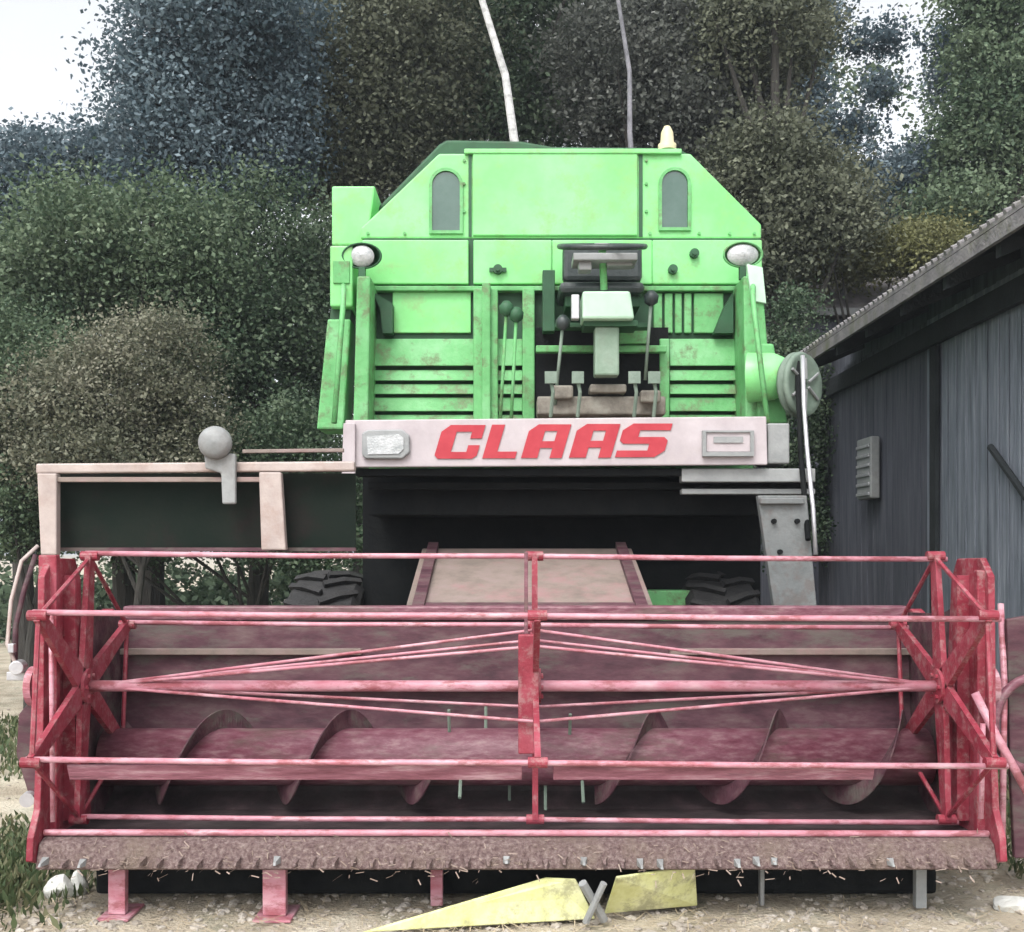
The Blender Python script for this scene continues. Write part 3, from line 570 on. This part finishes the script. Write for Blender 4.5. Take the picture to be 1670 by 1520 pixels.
# ---------------------------------------------------------------- trees
LS = .56
def leaf_mesh(name, pts, size, tint, m, parent, origin, elong=1.6, up=0):
    n = len(pts); u = rng.normal(size=(n,3)); u[:,2] = u[:,2]*.8+up; u /= np.linalg.norm(u, axis=1)[:,None]
    v = np.cross(u, rng.normal(size=(n,3))); v /= np.linalg.norm(v, axis=1)[:,None]
    s = size*rng.uniform(.55, 1.3, n)[:,None]; a = u*s*elong*.5; b_ = v*s*.5
    p = pts-np.array(origin)
    V = np.stack([p-a, p+b_, p+a, p-b_], 1).reshape(-1,3).astype(np.float32)
    me = bpy.data.meshes.new(name); me.vertices.add(4*n); me.vertices.foreach_set('co', V.ravel())
    me.loops.add(4*n); me.loops.foreach_set('vertex_index', np.arange(4*n, dtype=np.int32))
    me.polygons.add(n); me.polygons.foreach_set('loop_start', np.arange(0, 4*n, 4, dtype=np.int32)); me.polygons.foreach_set('loop_total', np.full(n, 4, dtype=np.int32))
    at = me.attributes.new('tint', 'FLOAT', 'POINT'); at.data.foreach_set('value', np.repeat(np.clip(tint, 0, 1), 4).astype(np.float32))
    me.update(calc_edges=True); me.materials.append(LM[m]); o = bpy.data.objects.new(name, me); C.objects.link(o)
    if parent: o.parent = parent
    return o
def crown_points(blobs, n, clump):
    """blobs: (centre, (rx,ry,rz)); returns leaf points grouped in clumps and a tint per leaf"""
    vol = np.array([b[1][0]*b[1][2] for b in blobs]); vol = vol/vol.sum(); P_, T_, CC = [], [], []
    for (c0, r), f in zip(blobs, vol):
        nn = int(n*f); per = 120; kc = max(3, nn//per)
        d = rng.normal(size=(kc,3)); d /= np.linalg.norm(d, axis=1)[:,None]; rad = rng.uniform(.25, 1.0, kc)**.55
        cc = np.array(c0)+d*rad[:,None]*np.array(r); ct = rng.uniform(.0, .85, kc); cs = clump*rng.uniform(.5, 1.3, kc)
        idx = rng.integers(0, kc, nn); off = rng.normal(size=(nn,3))*cs[idx][:,None]*np.array([1,1,.7])
        P_.append(cc[idx]+off); T_.append(ct[idx]+rng.normal(size=nn)*.09); CC.append(cc)
    return np.concatenate(P_), np.concatenate(T_), np.concatenate(CC)
def tree(name, px, Y, blobs_px, n, kind, label,  leaf=.075, clump=.22, trunk_r=.13, trunk_top=None, lean=0, bark='bark', cat='tree', group=None, trunkname='trunk'):
    group = group or ('bushes behind the harvester' if cat == 'bush' else 'trees behind the harvester')
    base = Vector(((px-CX)/F*Y, Y, 0)); T = thing(name, base, label, cat, group)
    blobs = []
    for (x, y, rx, ry, dy) in blobs_px:                 # centre and radii in photo pixels at the tree's distance, dy metres nearer or farther
        c0 = P(x, y, Y+dy); blobs.append((tuple(c0), (rx/F*Y, min(rx/F*Y, 1.6), ry/F*Y)))
    pts, tint, cc = crown_points(blobs, int(n*2.3), clump)
    kp = pts[:,2] > .05; pts = pts[kp]; tint = tint[kp]
    leaf_mesh('crown', pts, leaf*LS, tint, kind, T, base)
    top = trunk_top or max(c[0][2] for c in blobs); w = MB(); k = 8; path = []; rad = []
    for i in range(k):
        t = i/(k-1); path.append(base+Vector((lean*t+.06*math.sin(4*t+px), .05*math.cos(3*t+px), top*t))); rad.append(trunk_r*(1-.75*t)+.01+(.05*trunk_r/.13 if i == 0 else 0))
    w.tube(path, rad, 9)
    for i in range(min(len(cc), 8)):
        q = Vector(cc[rng.integers(0, len(cc))]); t = min(.85, max(.25, (q.z-.8)/top*.8)); s0 = base+Vector((lean*t+.06*math.sin(4*t+px), .05*math.cos(3*t+px), top*t))
        mid = (s0+q)/2+Vector((0,0,-.1)); w.tube([s0, mid, q], [trunk_r*(1-.75*t)*.5+.008, trunk_r*.25+.006, .006], 6)
    w.build(trunkname, bark, T); return T
T = tree
T('conifer', 250, 12.5, [(325,60,130,120,0),(285,190,110,100,0),(330,280,150,120,.3),(430,180,90,160,.4),(400,20,150,60,.3)], 34000, 'blue', 'tall blue grey tree against the white sky at upper left', .07, .2, .16)
T('broadleaf_tree', 40, 13.5, [(30,300,120,85,0),(160,290,90,70,0),(-90,330,120,110,0)], 15000, 'blue', 'low rounded blue grey tree at the far left below the open sky', .08, .22)
T('broadleaf_tree', 210, 11, [(120,420,150,120,0),(250,400,130,110,0),(330,520,110,130,.3),(20,480,100,110,0)], 26000, 'mid', 'wide green tree in the left hedge below the blue one', .06, .18)
T('broadleaf_tree', 420, 12, [(440,420,110,130,0),(430,600,120,140,0),(520,520,80,200,.5),(400,760,120,120,0)], 24000, 'dark', 'very dark tree close left of the green harvester', .06, .2)
T('broadleaf_tree', 590, 14, [(590,90,120,120,0),(560,240,110,110,0),(640,200,120,120,.3),(700,60,100,100,0)], 26000, 'brown', 'brownish olive tree rising behind the left edge of the tank', .075, .22)
T('broadleaf_tree', 820, 15.5, [(800,80,160,130,0),(780,220,180,90,0),(900,150,120,120,0),(860,-20,200,90,0)], 30000, 'dark', 'dark dense tree directly behind the pale leaning trunk', .08, .24)
T('broadleaf_tree', 1050, 14, [(1010,100,120,130,0),(1080,200,130,90,0),(1120,60,110,110,.3),(1200,180,90,120,.3)], 28000, 'grey', 'grey lilac leaved tree behind the right end of the tank', .075, .2)
T('broadleaf_tree', 1270, 13, [(1250,300,110,110,0),(1220,410,90,70,0),(1330,330,90,90,0),(1240,60,110,90,.4)], 26000, 'brown', 'mottled brown green tree between the harvester and the outbuilding', .07, .2)
T('broadleaf_tree', 1325, 16, [(1400,325,120,75,0),(1310,40,50,70,0),(1500,290,55,50,0),(1315,220,25,110,0),(1540,110,14,90,0),(1420,68,50,16,.2),(1435,140,22,16,.2),(1385,215,40,22,.2)], 20000, 'blue', 'blue tinted tree with the bright sky gap in its crown', .08, .2)
T('broadleaf_tree', 1620, 14.5, [(1630,80,80,110,0),(1615,220,80,120,0),(1680,180,110,140,0),(1560,350,90,70,0),(1640,-30,110,60,0)], 26000, 'mid', 'green tree over the shed roof at the upper right', .075, .2)
T('broadleaf_tree', 690, 17, [(700,0,150,110,0),(600,-20,130,90,0),(500,60,90,120,0)], 16000, 'brown', 'farther brown tree between the blue tree and the dark one', .09, .25)
T('broadleaf_tree', 1130, 18, [(1150,40,160,110,0),(1270,150,80,110,0),(1100,-40,170,80,0)], 16000, 'dark', 'farther dark tree above the right shoulder of the tank', .09, .25)
T('bush', 235, 9.4, [(245,600,95,95,0),(150,660,110,110,0),(60,700,110,100,.2),(300,700,80,90,.2),(200,760,150,70,0)], 34000, 'tanleaf', 'rounded brownish bush in front of the left hedge', .04, .13, .05, 1.6, cat='bush', trunkname='stem')
T('bush', 60, 9.8, [(50,640,110,130,0),(-60,620,120,160,0),(90,780,130,110,0),(-20,850,110,60,0)], 26000, 'mid', 'grey green bush at the far left edge behind the header', .045, .14, .05, 1.6, cat='bush', trunkname='stem')
T('bush', 400, 10.6, [(360,780,150,100,0),(480,760,120,110,0),(240,830,160,80,0),(500,860,140,70,0)], 26000, 'dark', 'dark low bush behind the cream frame rail', .05, .15, .05, 1.2, cat='bush', trunkname='stem')
T('bush', 1400, 13.6, [(1330,415,75,40,0),(1430,420,90,32,0),(1520,400,60,36,0)], 14000, 'olive', 'yellow green creeper bush growing over the outbuilding roof', .06, .14, .05, 4.4, cat='bush', trunkname='stem')
T('bush', 1300, 11.8, [(1285,560,50,90,0),(1300,700,55,120,0),(1290,850,60,70,0)], 12000, 'dark', 'narrow dark bush squeezed between pulley and shed', .05, .14, .04, 2, cat='bush', trunkname='stem')
# pale slender trunks
def birch(px0, py0, px1, py1, Y, r, label, bm_='birch'):
    a, c_ = P(px0, py0, Y), P(px1, py1, Y); d = (c_-a)/(c_.z-a.z); base = a-d*a.z*.55; base.z = 0; base.y = Y
    t = thing('birch_tree', base, label, 'birch tree'); top = c_+d*3.2; w = MB()
    w.tube([base, a*.5+base*.5+Vector((.05,0,0)), a, a*.55+c_*.45+Vector((.06,0,0)), c_, top], [r*1.7, r*1.35, r*1.2, r*1.05, r*.9, r*.4], 10)
    for k in range(5):
        s0 = c_+d*(1.0+.45*k); w.tube([s0, s0+Vector((random.uniform(-.7,.7), random.uniform(-.4,.4), .5))], [r*.4, .008], 6)
    w.build('trunk', bm_, t)
    pts, tint, cc = crown_points([(tuple(top), (1.1, 1.0, .9))], 4000, .2); leaf_mesh('crown', pts, .07, tint, 'mid', t, base)
birch(838, 225, 786, 0, 11, .038, 'slender pale birch trunk leaning left above the grain tank')
birch(1027, 215, 1008, 0, 12.5, .026, 'thin greyish birch trunk standing right of the leaning one', 'greytrunk')
# far wood: one mass that nobody could count
bl = []
for k in range(34):
    x = -40+k*55; y = random.uniform(350, 620)
    if x > 460: y = random.uniform(120, 620)
    bl.append((tuple(P(x, y, 21+random.uniform(-1,1))), (1.5, 1.2, 1.7)))
for k in range(26): bl.append((tuple(P(-40+k*72, 800+random.uniform(-60,60), 20)), (1.6,1.2,1.5)))
for k in range(44): bl.append((tuple(P(-80+k*36, 985, 18.5+random.uniform(-1,1))), (1.1,.9,.7)))
bl = [b for b in bl if not (1350 < b[0][0]/b[0][1]*F+CX < 1520 and b[0][2] > 1.5+(900-330)/F*20)]
pts, tint, cc = crown_points(bl, 150000, .3); wood = leaf_mesh('far_wood', pts, .085, tint, 'dark', None, (0,0,0)); wood['kind'] = 'stuff'
# ---------------------------------------------------------------- gravel, straw, grass
def scatter_pebbles(n):
    ico = np.array([(0,0,1),(.89,0,.45),(.28,.85,.45),(-.72,.53,.45),(-.72,-.53,.45),(.28,-.85,.45),(.72,.53,-.45),(-.28,.85,-.45),(-.89,0,-.45),(-.28,-.85,-.45),(.72,-.53,-.45),(0,0,-1)])
    fc = [(0,1,2),(0,2,3),(0,3,4),(0,4,5),(0,5,1),(1,6,2),(2,7,3),(3,8,4),(4,9,5),(5,10,1),(6,7,2),(7,8,3),(8,9,4),(9,10,5),(10,6,1),(11,7,6),(11,8,7),(11,9,8),(11,10,9),(11,6,10)]
    V = []; Fc = []
    for i in range(n):
        Y = 3.4+2.4*random.random()**1.4 if random.random() < .8 else random.uniform(5, 12); X = random.uniform(-3.2, 3.2)*(Y/4.5)
        s = random.choice([.006,.008,.01,.014,.02]); sc = np.array([s*random.uniform(.8,1.6), s*random.uniform(.8,1.4), s*.6]); a = random.random()*6.28
        q = ico*sc*rng.uniform(.8,1.2,(12,1)); q = np.stack([q[:,0]*math.cos(a)-q[:,1]*math.sin(a)+X, q[:,0]*math.sin(a)+q[:,1]*math.cos(a)+Y, q[:,2]+s*.2], 1)
        o = len(V); V += [tuple(x) for x in q]; Fc += [(a_+o, b_+o, c_+o) for a_, b_, c_ in fc]
    m = MB(); m.v = V; m.f = Fc; return m
o = scatter_pebbles(7000).build('gravel', 'pebble', kind='stuff')
w = MB()
for i in range(4200):
    Y = random.uniform(3.7, 5.6); X = random.uniform(-2.4, 2.4); a = random.random()*6.28; l = random.uniform(.03,.11); z = random.uniform(.006,.02)
    dx, dy = math.cos(a)*l, math.sin(a)*l; w.add([(X-dy*.02,Y+dx*.02,z),(X+dy*.02,Y-dx*.02,z),(X+dx+dy*.02,Y+dy-dx*.02,z+.012),(X+dx-dy*.02,Y+dy+dx*.02,z+.012)], [(0,1,2,3)])
w.build('straw_litter', 'straw', kind='stuff')
gx = []; 
for i in range(22000):
    if random.random() < .35: X, Y = random.gauss(-2.45, .22), random.gauss(4.9, .35)
    elif random.random() < .5: X, Y = random.uniform(-6, -2.3), random.uniform(7.0, 9.5)
    else: X, Y = random.uniform(2.3, 3.4), random.uniform(4.8, 10)
    gx.append((X, Y, random.uniform(.0,.07)))
gr = leaf_mesh('grass', np.array(gx), .022, rng.uniform(0,1,len(gx)), 'grass', None, (0,0,0), 3.2, 2.5); gr['kind'] = 'stuff'


# ---------------------------------------------------------------- haze
hz = MB(); hz.box(-420, 420, -62, 702, -1, 40); m = bpy.data.materials.new('haze_air'); m.use_nodes = True; t = m.node_tree; t.nodes.clear()
o_ = t.nodes.new('ShaderNodeOutputMaterial'); v_ = t.nodes.new('ShaderNodeVolumePrincipled'); v_.inputs['Color'].default_value = (.82,.90,1,1); v_.inputs['Density'].default_value = .0018; v_.inputs['Anisotropy'].default_value = .2
t.links.new(v_.outputs[0], o_.inputs['Volume']); hz.build('haze', m, kind='stuff')
